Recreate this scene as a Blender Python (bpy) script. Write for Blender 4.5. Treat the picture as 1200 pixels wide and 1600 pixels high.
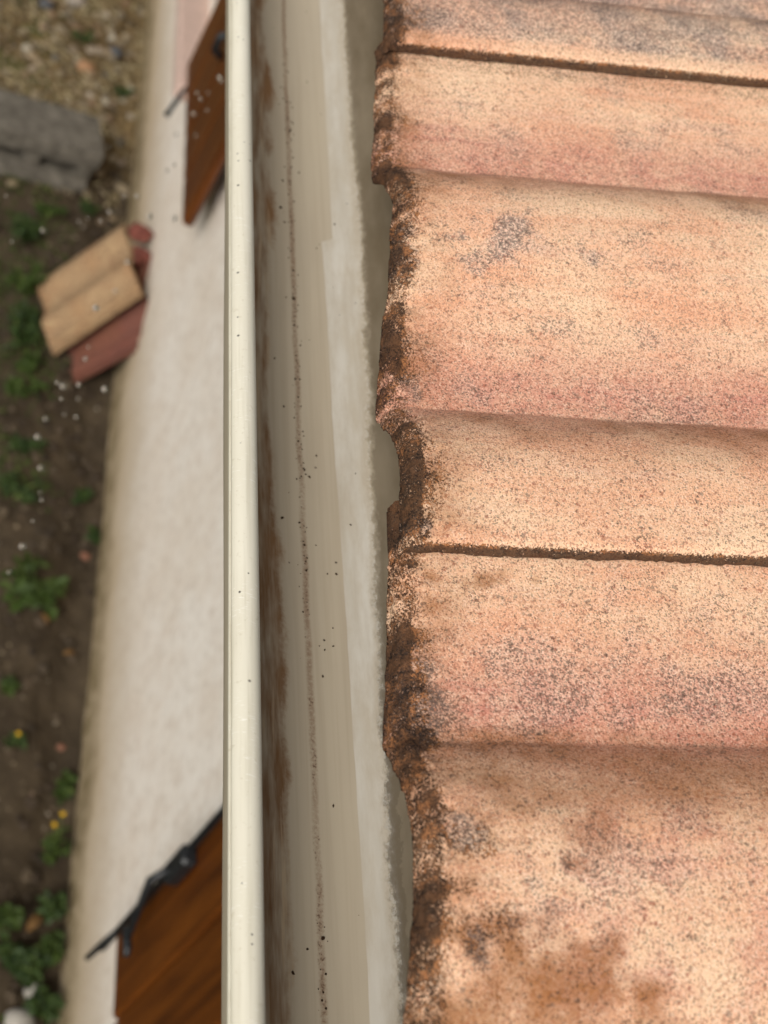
import bpy, math, random
import numpy as np
from mathutils import Matrix, Vector

for o in list(bpy.data.objects):
    bpy.data.objects.remove(o)
scene = bpy.context.scene
COL = scene.collection
R = math.radians

# ------------------------------------------------------------------ camera
CAMZ = 2.45
cam_d = bpy.data.cameras.new('camera')
cam = bpy.data.objects.new('camera', cam_d)
COL.objects.link(cam)
rot = Matrix(((0.88654839, -0.23870793, -0.39629595),
              (-0.06646954, 0.78199463, -0.61973075),
              (0.45783595, 0.5757629, 0.67740927)))
cam.matrix_world = Matrix.Translation((0, 0, CAMZ)) @ rot.to_4x4()
cam_d.sensor_fit = 'HORIZONTAL'
cam_d.sensor_width = 36
cam_d.lens = 36 * 2219 / 1200
cam_d.clip_start = 0.02
cam_d.clip_end = 200
cam_d.dof.use_dof = True
cam_d.dof.focus_distance = 0.55
cam_d.dof.aperture_fstop = 16.5
scene.camera = cam

# ------------------------------------------------------------------ sky and sun
SUN = Vector((-0.48, -0.62, 0.66)).normalized()
world = bpy.data.worlds.new('World')
scene.world = world
world.use_nodes = True
wt = world.node_tree
wt.nodes.clear()
sky = wt.nodes.new('ShaderNodeTexSky')
sky.sky_type = 'NISHITA'
sky.sun_disc = False
sky.sun_elevation = math.asin(SUN.z)
sky.sun_rotation = math.atan2(SUN.x, SUN.y)
sky.dust_density = 4.0
hs = wt.nodes.new('ShaderNodeHueSaturation')
hs.inputs['Saturation'].default_value = 0.15
bg = wt.nodes.new('ShaderNodeBackground')
bg.inputs['Strength'].default_value = 0.105
wo = wt.nodes.new('ShaderNodeOutputWorld')
wt.links.new(sky.outputs[0], hs.inputs['Color'])
wt.links.new(hs.outputs[0], bg.inputs['Color'])
wt.links.new(bg.outputs[0], wo.inputs[0])

sun_d = bpy.data.lights.new('sun', 'SUN')
sun_d.energy = 1.5
sun_d.angle = R(17)
sun_d.color = (1.0, 0.95, 0.87)
sun = bpy.data.objects.new('sun', sun_d)
COL.objects.link(sun)
sun.rotation_euler = SUN.to_track_quat('Z', 'Y').to_euler()
sun.location = SUN * 20

scene.view_settings.view_transform = 'Standard'
scene.view_settings.look = 'None'
scene.view_settings.gamma = 1
scene.view_settings.exposure = 0.25

# ------------------------------------------------------------------ node helper
class Mat:
    def __init__(s, name, rough=0.8, spec=0.3):
        s.m = bpy.data.materials.new(name)
        s.m.use_nodes = True
        s.t = s.m.node_tree
        s.b = s.t.nodes['Principled BSDF']
        s.b.inputs['Roughness'].default_value = rough
        s.b.inputs['Specular IOR Level'].default_value = spec
        s.tc = None
    def n(s, t, **k):
        x = s.t.nodes.new('ShaderNode' + t)
        for a, v in k.items():
            setattr(x, a, v)
        return x
    def put(s, sock, v):
        if isinstance(v, bpy.types.NodeSocket):
            s.t.links.new(v, sock)
        elif isinstance(v, (tuple, list)):
            v = tuple(v)
            if sock.type == 'RGBA' and len(v) == 3:
                v = v + (1,)
            sock.default_value = v
        else:
            if sock.type == 'RGBA':
                sock.default_value = (v, v, v, 1)
            elif sock.type == 'VECTOR':
                sock.default_value = (v, v, v)
            else:
                sock.default_value = v
    def co(s, kind='Object'):
        if s.tc is None:
            s.tc = s.n('TexCoord')
        return s.tc.outputs[kind]
    def vmath(s, op, a, b=None):
        x = s.n('VectorMath', operation=op)
        s.put(x.inputs[0], a)
        if b is not None:
            s.put(x.inputs[1], b)
        return x.outputs[0]
    def noise(s, scale, detail=3, rough=0.55, co=None, dist=0.0, out=0):
        x = s.n('TexNoise')
        s.put(x.inputs['Vector'], co if co is not None else s.co())
        x.inputs['Scale'].default_value = scale
        x.inputs['Detail'].default_value = detail
        x.inputs['Roughness'].default_value = rough
        x.inputs['Distortion'].default_value = dist
        return x.outputs[out]
    def voro(s, scale, co=None, feat='F1', rnd=1.0):
        x = s.n('TexVoronoi', feature=feat)
        s.put(x.inputs['Vector'], co if co is not None else s.co())
        x.inputs['Scale'].default_value = scale
        x.inputs['Randomness'].default_value = rnd
        return x
    def m_(s, op, a, b=0.0, c=None):
        x = s.n('Math', operation=op)
        s.put(x.inputs[0], a)
        s.put(x.inputs[1], b)
        if c is not None:
            s.put(x.inputs[2], c)
        return x.outputs[0]
    def add(s, a, b): return s.m_('ADD', a, b)
    def sub(s, a, b): return s.m_('SUBTRACT', a, b)
    def mul(s, a, b): return s.m_('MULTIPLY', a, b)
    def mx(s, a, b): return s.m_('MAXIMUM', a, b)
    def mn(s, a, b): return s.m_('MINIMUM', a, b)
    def sm(s, x, a, b, lo=0.0, hi=1.0):
        n = s.n('MapRange', interpolation_type='SMOOTHSTEP')
        s.put(n.inputs[0], x)
        s.put(n.inputs[1], a); s.put(n.inputs[2], b)
        n.inputs[3].default_value = lo; n.inputs[4].default_value = hi
        return n.outputs[0]
    def mix(s, f, a, b, mode='MIX'):
        n = s.n('Mix', data_type='RGBA', blend_type=mode)
        s.put(n.inputs[0], f)
        s.put(n.inputs[6], a); s.put(n.inputs[7], b)
        return n.outputs[2]
    def attr(s, name):
        return s.n('Attribute', attribute_name=name)
    def sep(s, v):
        n = s.n('SeparateXYZ'); s.put(n.inputs[0], v); return n.outputs
    def sepc(s, v):
        n = s.n('SeparateColor'); s.put(n.inputs[0], v); return n.outputs
    def bump(s, h, strength=0.3, dist=0.001):
        n = s.n('Bump')
        n.inputs['Strength'].default_value = strength
        n.inputs['Distance'].default_value = dist
        s.put(n.inputs['Height'], h)
        s.t.links.new(n.outputs[0], s.b.inputs['Normal'])
    def base(s, c): s.put(s.b.inputs['Base Color'], c)
    def rough(s, c): s.put(s.b.inputs['Roughness'], c)

def srgb(r, g, b):
    f = lambda c: c / 12.92 if c <= 0.04045 else ((c + 0.055) / 1.055) ** 2.4
    return (f(r / 255), f(g / 255), f(b / 255))

# ------------------------------------------------------------------ numpy noise
def _h(i, j, k, seed):
    n = (i * 73856093) ^ (j * 19349663) ^ (k * 83492791) ^ (seed * 2654435761)
    n = n & 0xffffffff
    n = ((n ^ (n >> 13)) * 1274126177) & 0xffffffff
    n = ((n ^ (n >> 16)) * 2246822519) & 0xffffffff
    return ((n ^ (n >> 15)) & 0xffffff) / float(0xffffff)

def vnoise(x, y, z, seed=0):
    x, y, z = np.broadcast_arrays(x, y, z)
    xi, yi, zi = (np.floor(a).astype(np.int64) for a in (x, y, z))
    fx, fy, fz = x - xi, y - yi, z - zi
    fx, fy, fz = (a * a * (3 - 2 * a) for a in (fx, fy, fz))
    r = 0
    for a in (0, 1):
        for b in (0, 1):
            for c in (0, 1):
                wgt = (fx if a else 1 - fx) * (fy if b else 1 - fy) * (fz if c else 1 - fz)
                r = r + wgt * _h(xi + a, yi + b, zi + c, seed)
    return r * 2 - 1

def fbm(x, y, z, oct=3, seed=0):
    r = 0; a = 1.0; t = 0
    for o in range(oct):
        f = 2.03 ** o
        r = r + a * vnoise(x * f + o * 7.1, y * f + o * 3.7, z * f - o * 5.3, seed + o)
        t += a; a *= 0.5
    return r / t

def sstep(x, a, b):
    t = np.clip((x - a) / (b - a), 0, 1)
    return t * t * (3 - 2 * t)

# ------------------------------------------------------------------ object helpers
WLOC = {}
def link(o, parent=None, origin=(0, 0, 0)):
    COL.objects.link(o)
    WLOC[o.name] = Vector(origin)
    if parent is not None:
        o.parent = parent
        o.location = Vector(origin) - WLOC[parent.name]
    else:
        o.location = origin
    return o

def tag(o, label=None, cat=None, group=None, kind=None):
    if label: o['label'] = label
    if cat: o['category'] = cat
    if group: o['group'] = group
    if kind: o['kind'] = kind
    return o

def empty(name, origin, label=None, cat=None, group=None):
    o = bpy.data.objects.new(name, None)
    o.empty_display_size = 0.05
    return tag(link(o, None, origin), label, cat, group)

def obj(name, V, F, mat, parent=None, origin=(0, 0, 0), smooth=False):
    """V in world coordinates"""
    V = np.asarray(V, dtype=float) - np.array(origin)
    me = bpy.data.meshes.new(name)
    me.from_pydata(V.tolist(), [], F if isinstance(F, list) else F.tolist())
    me.materials.append(mat)
    if smooth:
        me.polygons.foreach_set('use_smooth', [True] * len(me.polygons))
    me.update()
    return link(bpy.data.objects.new(name, me), parent, origin)

def copy_to(o, parent, origin):
    c = o.copy()
    c.parent = None
    return link(c, parent, origin)

BOXF = [(0, 3, 2, 1), (4, 5, 6, 7), (0, 1, 5, 4), (1, 2, 6, 5), (2, 3, 7, 6), (3, 0, 4, 7)]
class MB:
    def __init__(s): s.V = []; s.F = []
    def add(s, V, F):
        n = len(s.V)
        s.V += [tuple(v) for v in V]
        s.F += [tuple(i + n for i in f) for f in F]
        return s
    def box(s, x0, x1, y0, y1, z0, z1):
        return s.add([(x0, y0, z0), (x1, y0, z0), (x1, y1, z0), (x0, y1, z0),
                      (x0, y0, z1), (x1, y0, z1), (x1, y1, z1), (x0, y1, z1)], BOXF)
    def bev(s, x0, x1, y0, y1, z0, z1, b):
        """box with all upright (z) edges chamfered and small top/bottom chamfer"""
        def ring(z, i):
            a = i
            return [(x0 + a + b, y0 + a, z), (x1 - a - b, y0 + a, z), (x1 - a, y0 + a + b, z), (x1 - a, y1 - a - b, z),
                    (x1 - a - b, y1 - a, z), (x0 + a + b, y1 - a, z), (x0 + a, y1 - a - b, z), (x0 + a, y0 + a + b, z)]
        V = ring(z0, b * .8) + ring(z0 + b, 0) + ring(z1 - b, 0) + ring(z1, b * .8)
        F = []
        for k in range(3):
            for i in range(8):
                j = (i + 1) % 8
                F.append((k * 8 + i, k * 8 + j, k * 8 + 8 + j, k * 8 + 8 + i))
        F.append(tuple(range(7, -1, -1))); F.append(tuple(range(24, 32)))
        return s.add(V, F)
    def tube(s, pts, rad, n=10, caps=True):
        pts = [Vector(p) for p in pts]
        rad = rad if isinstance(rad, (list, tuple)) else [rad] * len(pts)
        V = []; F = []
        for k, p in enumerate(pts):
            d = (pts[min(k + 1, len(pts) - 1)] - pts[max(k - 1, 0)]).normalized()
            a = d.orthogonal().normalized() if k == 0 else (a - d * a.dot(d)).normalized()
            b = d.cross(a)
            for i in range(n):
                t = 2 * math.pi * i / n
                V.append(p + (a * math.cos(t) + b * math.sin(t)) * rad[k])
        for k in range(len(pts) - 1):
            for i in range(n):
                j = (i + 1) % n
                F.append((k * n + i, k * n + j, k * n + n + j, k * n + n + i))
        if caps:
            F.append(tuple(range(n - 1, -1, -1)))
            F.append(tuple(range((len(pts) - 1) * n, len(pts) * n)))
        return s.add(V, F)
    def build(s, name, mat, parent=None, origin=(0, 0, 0), smooth=False):
        return obj(name, s.V, s.F, mat, parent, origin, smooth)

def grid_faces(nu, nv):
    i, j = np.meshgrid(np.arange(nu - 1), np.arange(nv - 1), indexing='ij')
    a = (i * nv + j).ravel()
    return np.stack([a, a + 1, a + nv + 1, a + nv], 1)

# ------------------------------------------------------------------ materials
def tile_material(name, cream, peach, pink, gscale=1750, light=srgb(252, 226, 200), deep=srgb(158, 88, 68)):
    M = Mat(name, 0.92, 0.22)
    oi = M.n('ObjectInfo')
    off = M.n('CombineXYZ')
    M.put(off.inputs[0], M.mul(oi.outputs['Random'], 7.0))
    M.put(off.inputs[1], M.mul(oi.outputs['Random'], 3.0))
    co = M.vmath('ADD', M.co(), off.outputs[0])
    # wobble the lookup so the grains are not round cells
    wob = M.vmath('SCALE', M.vmath('SUBTRACT', M.noise(gscale * 1.3, 2, co=co, out=1), (0.5, 0.5, 0.5)))
    wob.node.inputs['Scale'].default_value = 0.9 / gscale
    cow = M.vmath('ADD', co, wob)
    st = M.attr('stain')
    c3 = M.sepc(st.outputs['Color'])
    dark, brown, pk = c3[0], c3[1], c3[2]
    gray = st.outputs['Alpha']
    low = M.noise(14, 4, 0.6, co)
    mid = M.noise(75, 4, 0.65, co)
    streak = M.noise(1, 4, 0.6, M.vmath('MULTIPLY', co, (9, 110, 30)))
    hi = M.noise(620, 4, .75, co)
    g1 = M.voro(gscale, cow); r1 = M.sepc(g1.outputs['Color'])
    g2 = M.voro(gscale * 0.5, cow); r2 = M.sepc(g2.outputs['Color'])
    c = M.mix(M.sm(M.add(M.mul(low, .6), M.mul(streak, .4)), .38, .62), peach, cream)
    pf = M.mn(M.add(M.mul(pk, M.sm(mid, .25, .65, .55, 1.0)), M.sm(streak, .52, .72, 0, .35)), 1.0)
    c = M.mix(pf, c, pink)
    c = M.mix(M.mul(gray, .6), c, srgb(226, 206, 190))
    # grains: each grain lighter or darker
    c = M.mix(M.mul(M.sm(r1[0], .55, 1.0), .42), c, light)
    c = M.mix(M.mul(M.sm(r1[1], .62, .95), .60), c, deep)
    c = M.mix(M.mul(M.sm(r2[2], .985, .99), .6), c, srgb(150, 76, 58))
    # ochre brown film; on the rolls' far sides partly painted shade
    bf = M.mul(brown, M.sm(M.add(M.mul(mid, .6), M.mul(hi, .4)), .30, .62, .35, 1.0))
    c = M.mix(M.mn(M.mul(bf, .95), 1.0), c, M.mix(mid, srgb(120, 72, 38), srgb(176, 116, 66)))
    # dark lichen specks: probability per grain follows the stain
    sparse = M.sm(M.noise(60, 5, .75, co), .50, .74, 0, .20)
    prob = M.add(M.add(.075, sparse), M.add(M.mul(gray, .62), M.mul(pk, .10)))
    spk = M.sm(M.sub(M.add(prob, M.mul(M.sub(hi, .5), .9)), r1[2]), -.05, .10)
    c = M.mix(M.mul(spk, .70), c, M.mix(gray, srgb(92, 66, 52), srgb(78, 74, 74)))
    sp2 = M.sm(M.sub(M.add(M.mul(prob, .42), M.mul(M.sub(mid, .5), .5)), r2[0]), 0.0, .06)
    c = M.mix(M.mul(sp2, .50), c, srgb(70, 58, 52))
    # black-brown algae along the edges: broken up grain by grain
    mid2 = M.noise(190, 4, .7, co)
    hf = M.noise(1050, 3, .7, co)
    dn = M.add(M.mul(dark, 1.15), M.add(M.mul(M.sub(mid2, .5), 1.5), M.add(M.mul(M.sub(hf, .5), 1.6), M.mul(M.sub(r1[1], .5), .7))))
    df = M.mul(M.sm(dn, .36, .72), M.sm(dark, .01, .10))
    tone = M.add(M.mul(M.sub(mid2, .5), 1.2), M.add(M.mul(hf, .8), M.mul(r1[0], .25)))
    dcol = M.mix(M.sm(tone, .36, .56), srgb(16, 13, 11), srgb(74, 50, 32))
    dcol = M.mix(M.mul(M.sm(tone, .56, .74), M.sm(dark, 1.0, .75)), dcol, srgb(158, 104, 64))
    c = M.mix(M.mul(df, .93), c, dcol)
    M.base(c)
    h = M.add(M.mul(g1.outputs['Distance'], -.55), M.add(M.mul(hi, .9), M.mul(M.noise(1500, 2, .6, co), .4)))
    M.bump(h, .55, .0011)
    return M.m

M_TILE = tile_material('concrete_tile', srgb(242, 205, 168), srgb(231, 174, 138), srgb(211, 145, 124))
M_TILE2 = tile_material('tan_tile', srgb(170, 142, 102), srgb(154, 124, 86), srgb(140, 108, 78), 400, srgb(180, 152, 114), srgb(118, 88, 60))
M_RED = tile_material('red_tile', srgb(112, 56, 40), srgb(100, 46, 33), srgb(96, 48, 40), 400, srgb(124, 66, 50), srgb(80, 36, 28))

def gutter_material():
    M = Mat('gutter_pvc', 0.42, 0.4)
    y = M.sep(M.co())[1]
    a = M.attr('ang').outputs['Fac']           # degrees round the trough, 0 at the bottom, + at the back
    co = M.co()
    cs = M.vmath('MULTIPLY', co, (1, .12, 1))
    nA = M.noise(160, 4, .65, cs); nB = M.noise(40, 4, .6, M.vmath('MULTIPLY', co, (1, .35, 1)))
    nC = M.noise(420, 3, .7); nD = M.noise(22, 3, .5)
    fine = M.noise(700, 3, .7)
    pvc = M.mix(nB, srgb(184, 171, 148), srgb(197, 185, 164))
    pvc = M.mix(M.sm(M.noise(260, 3, .6, M.vmath('MULTIPLY', co, (1, .02, 1))), .4, .7, 0, .35), pvc, srgb(168, 152, 130))
    c = pvc
    # grey-brown film over the floor
    c = M.mix(M.mul(M.sm(nB, .3, .7), .30), c, srgb(164, 150, 130))
    # brown tide stain on the front side
    e = M.add(-14.5, M.add(M.add(M.mul(M.sub(nB, .5), 22), M.mul(M.sub(M.noise(11, 3, .6), .5), 16)), M.mul(M.sub(nC, .5), 5)))
    br = M.mul(M.sm(M.sub(e, a), -3.2, 2.6), M.m_('GREATER_THAN', a, -100.0))
    c = M.mix(M.mul(br, M.sm(M.add(M.mul(nA, .5), M.mul(nB, .5)), .36, .60, .08, 1.0)), c, M.mix(nD, srgb(108, 74, 42), srgb(152, 114, 76)))
    streakm = M.mul(br, M.sm(M.noise(330, 3, .6, M.vmath('MULTIPLY', co, (1, .04, 1))), .56, .66))
    c = M.mix(M.mul(streakm, .6), c, srgb(196, 174, 142))
    # dirt line along the bottom
    w = M.m_('ABSOLUTE', M.sub(a, M.mul(M.sub(nD, .5), 3.0)))
    ln = M.sm(w, 2.4, .2)
    dots = M.sm(M.sub(M.noise(900, 3, .75), M.mul(M.sm(y, .75, .1), .10)), .60, .50)
    c = M.mix(M.mul(ln, M.mul(M.sm(nB, .25, .6, .25, .8), M.sm(fine, .30, .6, .25, 1))), c, srgb(128, 96, 70))
    c = M.mix(M.mul(M.mul(ln, M.sm(fine, .56, .66)), M.sm(M.noise(30, 3, .6), .40, .6)), c, srgb(84, 54, 38))
    # pale band on the back slope: crisp lower edge, ragged upper edge
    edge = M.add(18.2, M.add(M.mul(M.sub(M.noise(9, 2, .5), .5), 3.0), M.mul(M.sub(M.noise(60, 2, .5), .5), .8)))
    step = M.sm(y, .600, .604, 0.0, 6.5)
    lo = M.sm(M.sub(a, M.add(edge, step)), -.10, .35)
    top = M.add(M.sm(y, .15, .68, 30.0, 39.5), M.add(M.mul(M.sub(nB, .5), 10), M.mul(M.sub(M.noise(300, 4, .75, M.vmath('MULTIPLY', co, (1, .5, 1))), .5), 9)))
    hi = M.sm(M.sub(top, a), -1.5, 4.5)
    pale_band = M.mul(lo, hi)
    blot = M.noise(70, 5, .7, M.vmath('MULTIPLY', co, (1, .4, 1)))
    c = M.mix(M.mul(pale_band, M.sm(M.add(M.mul(nA, .5), M.mul(blot, .5)), .34, .62, .25, .85)), c, M.mix(M.sm(M.noise(60, 4, .6, cs), .3, .7), srgb(196, 189, 175), srgb(216, 211, 200)))
    # grey band above it, towards the near end
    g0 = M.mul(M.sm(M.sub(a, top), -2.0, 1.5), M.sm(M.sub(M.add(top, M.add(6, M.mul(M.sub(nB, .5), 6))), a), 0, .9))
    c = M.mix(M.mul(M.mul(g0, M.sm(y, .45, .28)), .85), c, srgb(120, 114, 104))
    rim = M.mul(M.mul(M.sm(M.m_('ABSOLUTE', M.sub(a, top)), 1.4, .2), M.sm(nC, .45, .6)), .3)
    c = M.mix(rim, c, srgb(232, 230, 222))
    c = M.mix(M.mul(M.sm(M.sub(a, top), -1.0, 4.0), M.sm(nB, .3, .7, .75, 1.0)), c, srgb(108, 95, 74))  # shade of the gap under the tile edge, painted into the colour
    # stray specks
    v = M.voro(130); vr = M.sepc(v.outputs['Color'])
    c = M.mix(M.mul(M.sm(v.outputs['Distance'], .10, .05), M.sm(vr[0], .90, .91)), c, srgb(60, 46, 36))
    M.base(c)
    M.rough(M.sm(nA, .2, .8, .34, .6))
    M.bump(M.add(M.mul(nA, .4), M.mul(fine, .3)), .05, .0005)
    return M.m

def bead_material():
    M = Mat('bead_pvc', 0.38, 0.45)
    co = M.co()
    n = M.noise(60, 4, .6, M.vmath('MULTIPLY', co, (1, .25, 1)))
    c = M.mix(n, srgb(216, 209, 188), srgb(229, 223, 205))
    # scuffs across the rim
    ang = M.n('Mapping'); M.put(ang.inputs['Vector'], co)
    ang.inputs['Rotation'].default_value = (0, 0, R(28)); ang.inputs['Scale'].default_value = (260, 1700, 300)
    sc = M.mul(M.sm(M.noise(1, 2, .5, ang.outputs[0]), .62, .68), M.sm(M.noise(26, 2), .46, .58))
    c = M.mix(M.mul(sc, .4), c, srgb(250, 248, 242))
    c = M.mix(M.sm(M.noise(1, 4, .6, M.vmath('MULTIPLY', co, (260, 9, 260))), .5, .75, 0, .4), c, srgb(178, 168, 142))
    c = M.mix(M.mul(M.sm(M.noise(350, 3, .7), .60, .7), .35), c, srgb(190, 178, 150))
    v = M.voro(330); vr = M.sepc(v.outputs['Color'])
    c = M.mix(M.mul(M.sm(v.outputs['Distance'], M.add(.10, M.mul(vr[1], .22)), .06), M.sm(vr[0], .86, .87)), c, srgb(52, 42, 34))
    gr = M.attr('groove').outputs['Fac']
    c = M.mix(M.mul(gr, M.sm(M.noise(120, 3), .35, .6, .15, .5)), c, srgb(168, 150, 118))
    M.base(c)
    M.rough(M.sm(n, .3, .7, .30, .48))
    M.bump(M.noise(300, 3, .6), .06, .0006)
    return M.m

def wall_material():
    M = Mat('lime_render', 0.93, 0.15)
    p = M.sep(M.co())
    n = M.noise(5, 5, .65); m = M.noise(28, 5, .7); f = M.noise(160, 4, .7)
    c = M.mix(M.sm(n, .3, .7), srgb(229, 217, 202), srgb(238, 230, 219))
    c = M.mix(M.sm(m, .46, .68, 0, .45), c, srgb(204, 184, 164))
    c = M.mix(M.sm(M.noise(62, 3, .6), .48, .66, 0, .42), c, srgb(200, 186, 170))
    c = M.mix(M.sm(f, .60, .75, 0, .35), c, srgb(190, 178, 166))
    # rain splash dirt at the foot
    z = M.add(p[2], M.mul(M.sub(M.noise(7, 4, .6), .5), .10))
    z = M.sub(z, M.mul(M.sub(p[1], .88), .046))
    c = M.mix(M.sm(z, .36, .0, 0, .9), c, M.mix(m, srgb(186, 166, 134), srgb(160, 138, 104)))
    c = M.mix(M.mul(M.sm(z, .10, .0), M.sm(m, .35, .6, .3, .9)), c, srgb(110, 96, 66))
    M.base(c)
    M.bump(M.add(M.mul(f, .7), M.mul(M.noise(420, 3, .7), .5)), .45, .004)
    return M.m

def wood_material():
    M = Mat('stained_wood', 0.42, 0.35)
    oi = M.n('ObjectInfo')
    off = M.n('CombineXYZ'); M.put(off.inputs[0], M.mul(oi.outputs['Random'], 9))
    co = M.vmath('ADD', M.co(), off.outputs[0])
    g = M.noise(1, 5, .65, M.vmath('MULTIPLY', co, (60, 60, 3.2)), dist=.6)
    k = M.noise(1, 3, .5, M.vmath('MULTIPLY', co, (14, 14, 3)))
    c = M.mix(M.sm(g, .3, .7), srgb(68, 32, 6), srgb(102, 54, 12))
    c = M.mix(M.sm(k, .5, .75, 0, .55), c, srgb(118, 66, 18))
    c = M.mix(M.mul(M.sub(oi.outputs['Random'], .5), .4), c, srgb(70, 34, 10))
    M.base(c)
    M.bump(g, .15, .001)
    return M.m

def plain(name, col, rough=.7, spec=.3, scale=60, var=.35, col2=None, metal=0.0):
    M = Mat(name, rough, spec)
    n = M.noise(scale, 4, .65)
    c2 = col2 if col2 else tuple(v * (1 - var) for v in col)
    M.base(M.mix(M.sm(n, .3, .7), c2, col))
    M.b.inputs['Metallic'].default_value = metal
    M.bump(n, .2, .15 / scale)
    return M.m

def island(name, cols, rough=.8, trans=0.0):
    """colour varies from piece to piece"""
    M = Mat(name, rough, .25)
    g = M.n('NewGeometry')
    ramp = M.n('ValToRGB')
    M.put(ramp.inputs[0], g.outputs['Random Per Island'])
    el = ramp.color_ramp.elements
    el[0].position = 0; el[0].color = cols[0] + (1,)
    el[1].position = 1; el[1].color = cols[-1] + (1,)
    for i, cc in enumerate(cols[1:-1]):
        e = el.new((i + 1) / (len(cols) - 1)); e.color = cc + (1,)
    c = M.mix(M.sm(M.noise(90, 3), .3, .7, 0, .35), ramp.outputs[0], tuple(v * .5 for v in cols[0]))
    M.base(c)
    if trans:
        M.b.inputs['Transmission Weight'].default_value = 0
        M.b.inputs['Subsurface Weight'].default_value = trans
        M.b.inputs['Subsurface Radius'].default_value = (.01, .02, .005)
        M.b.inputs['Subsurface Scale'].default_value = .05
    return M.m

def soil_material():
    M = Mat('soil', 0.95, 0.15)
    p = M.sep(M.co())
    n = M.noise(6, 5, .65); m = M.noise(45, 5, .7); f = M.noise(220, 4, .7)
    c = M.mix(M.sm(n, .3, .7), srgb(58, 49, 38), srgb(84, 72, 56))
    c = M.mix(M.sm(m, .5, .75, 0, .7), c, srgb(44, 36, 28))
    c = M.mix(M.sm(f, .58, .75, 0, .5), c, srgb(104, 90, 70))
    # drier straw-coloured ground beyond the concrete block
    yb = M.add(p[1], M.mul(M.sub(M.noise(9, 4, .6), .5), .5))
    c = M.mix(M.sm(yb, 2.95, 3.35, 0, .8), c, M.mix(M.sm(m, .35, .65), srgb(66, 54, 36), srgb(138, 116, 80)))
    g = M.sm(M.sub(M.noise(8, 4, .6), M.mul(M.sub(p[0], .4), .5)), .54, .64)
    c = M.mix(M.mul(g, .55), c, srgb(62, 74, 30))
    M.base(c)
    M.bump(M.add(m, M.mul(f, .5)), .6, .012)
    return M.m

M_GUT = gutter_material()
M_BEAD = bead_material()
M_WALL = wall_material()
M_WOOD = wood_material()
M_SOIL = soil_material()
M_SILL = plain('sill_stone', srgb(206, 178, 164), .85, .2, 40, .15)
M_IRON = plain('black_iron', srgb(34, 36, 38), .45, .5, 80, .4)
M_WHITE = plain('white_joinery', srgb(222, 218, 208), .5, .4, 30, .08)
M_DECK = plain('roof_deck', srgb(120, 96, 66), .85, .2, 20, .4)
M_CONC = plain('rough_concrete', srgb(114, 108, 98), .95, .15, 30, .3, srgb(82, 77, 69))
M_BROKEN = plain('broken_terracotta', srgb(132, 78, 66), .95, .15, 60, .4, srgb(90, 52, 46))
Mg = Mat('window_glass', .05, .5); Mg.base(srgb(36, 44, 48)); M_GLASS = Mg.m
Mw = Mat('water', .0, .5); Mw.base((1, 1, 1)); Mw.b.inputs['IOR'].default_value = 1.333
Mw.b.inputs['Transmission Weight'].default_value = 1.0; M_WATER = Mw.m

# ------------------------------------------------------------------ ground
SLOPE = 0.046
def gz(x, y):
    x = np.asarray(x, float); y = np.asarray(y, float)
    base = -0.03 + SLOPE * (np.clip(y, -1, 6) - 0.88)
    near = sstep(x, -2.5, -.5) * sstep(y, -2, 0) * (1 - sstep(y, 5.5, 8))
    b = fbm(x * 5, y * 5, 0 * x, 3, 3) * .018 + fbm(x * 26, y * 26, 0 * x, 3, 9) * .007 + fbm(x * 90, y * 90, 0 * x, 2, 12) * .003
    b = b * near
    # shallow gully at the foot of the wall
    b = b - .02 * np.exp(-((x - .66) / .05) ** 2) * near
    return base + b

xs = np.concatenate([np.array([-60, -30, -15, -8, -5, -3.5]), np.linspace(-2.6, .1, 50), np.linspace(.115, .76, 66), np.array([1.2, 3, 8, 20, 60])])
ys = np.concatenate([np.array([-60, -30, -12, -6, -3]), np.linspace(-2, .6, 45), np.linspace(.61, 4.4, 340), np.linspace(4.5, 7, 30), np.array([9, 14, 25, 60])])
gx, gy = np.meshgrid(xs, ys, indexing='ij')
gzv = gz(gx, gy)
ground = obj('ground', np.stack([gx.ravel(), gy.ravel(), gzv.ravel()], 1), grid_faces(len(xs), len(ys))[:, ::-1], M_SOIL, smooth=True)
tag(ground, kind='structure')
def G(x, y): return float(gz(x, y))

# ------------------------------------------------------------------ house
XW = 0.70
house = empty('house', (XW, 2.0, 0.0), 'off white rendered house with peach tiled roof and brown wooden shutters', 'house')
WINS = [(-0.78, 0.30, 0.50, 1.86), (2.85, 3.95, 0.64, 1.86)]     # y0, y1, z0, z1

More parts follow.
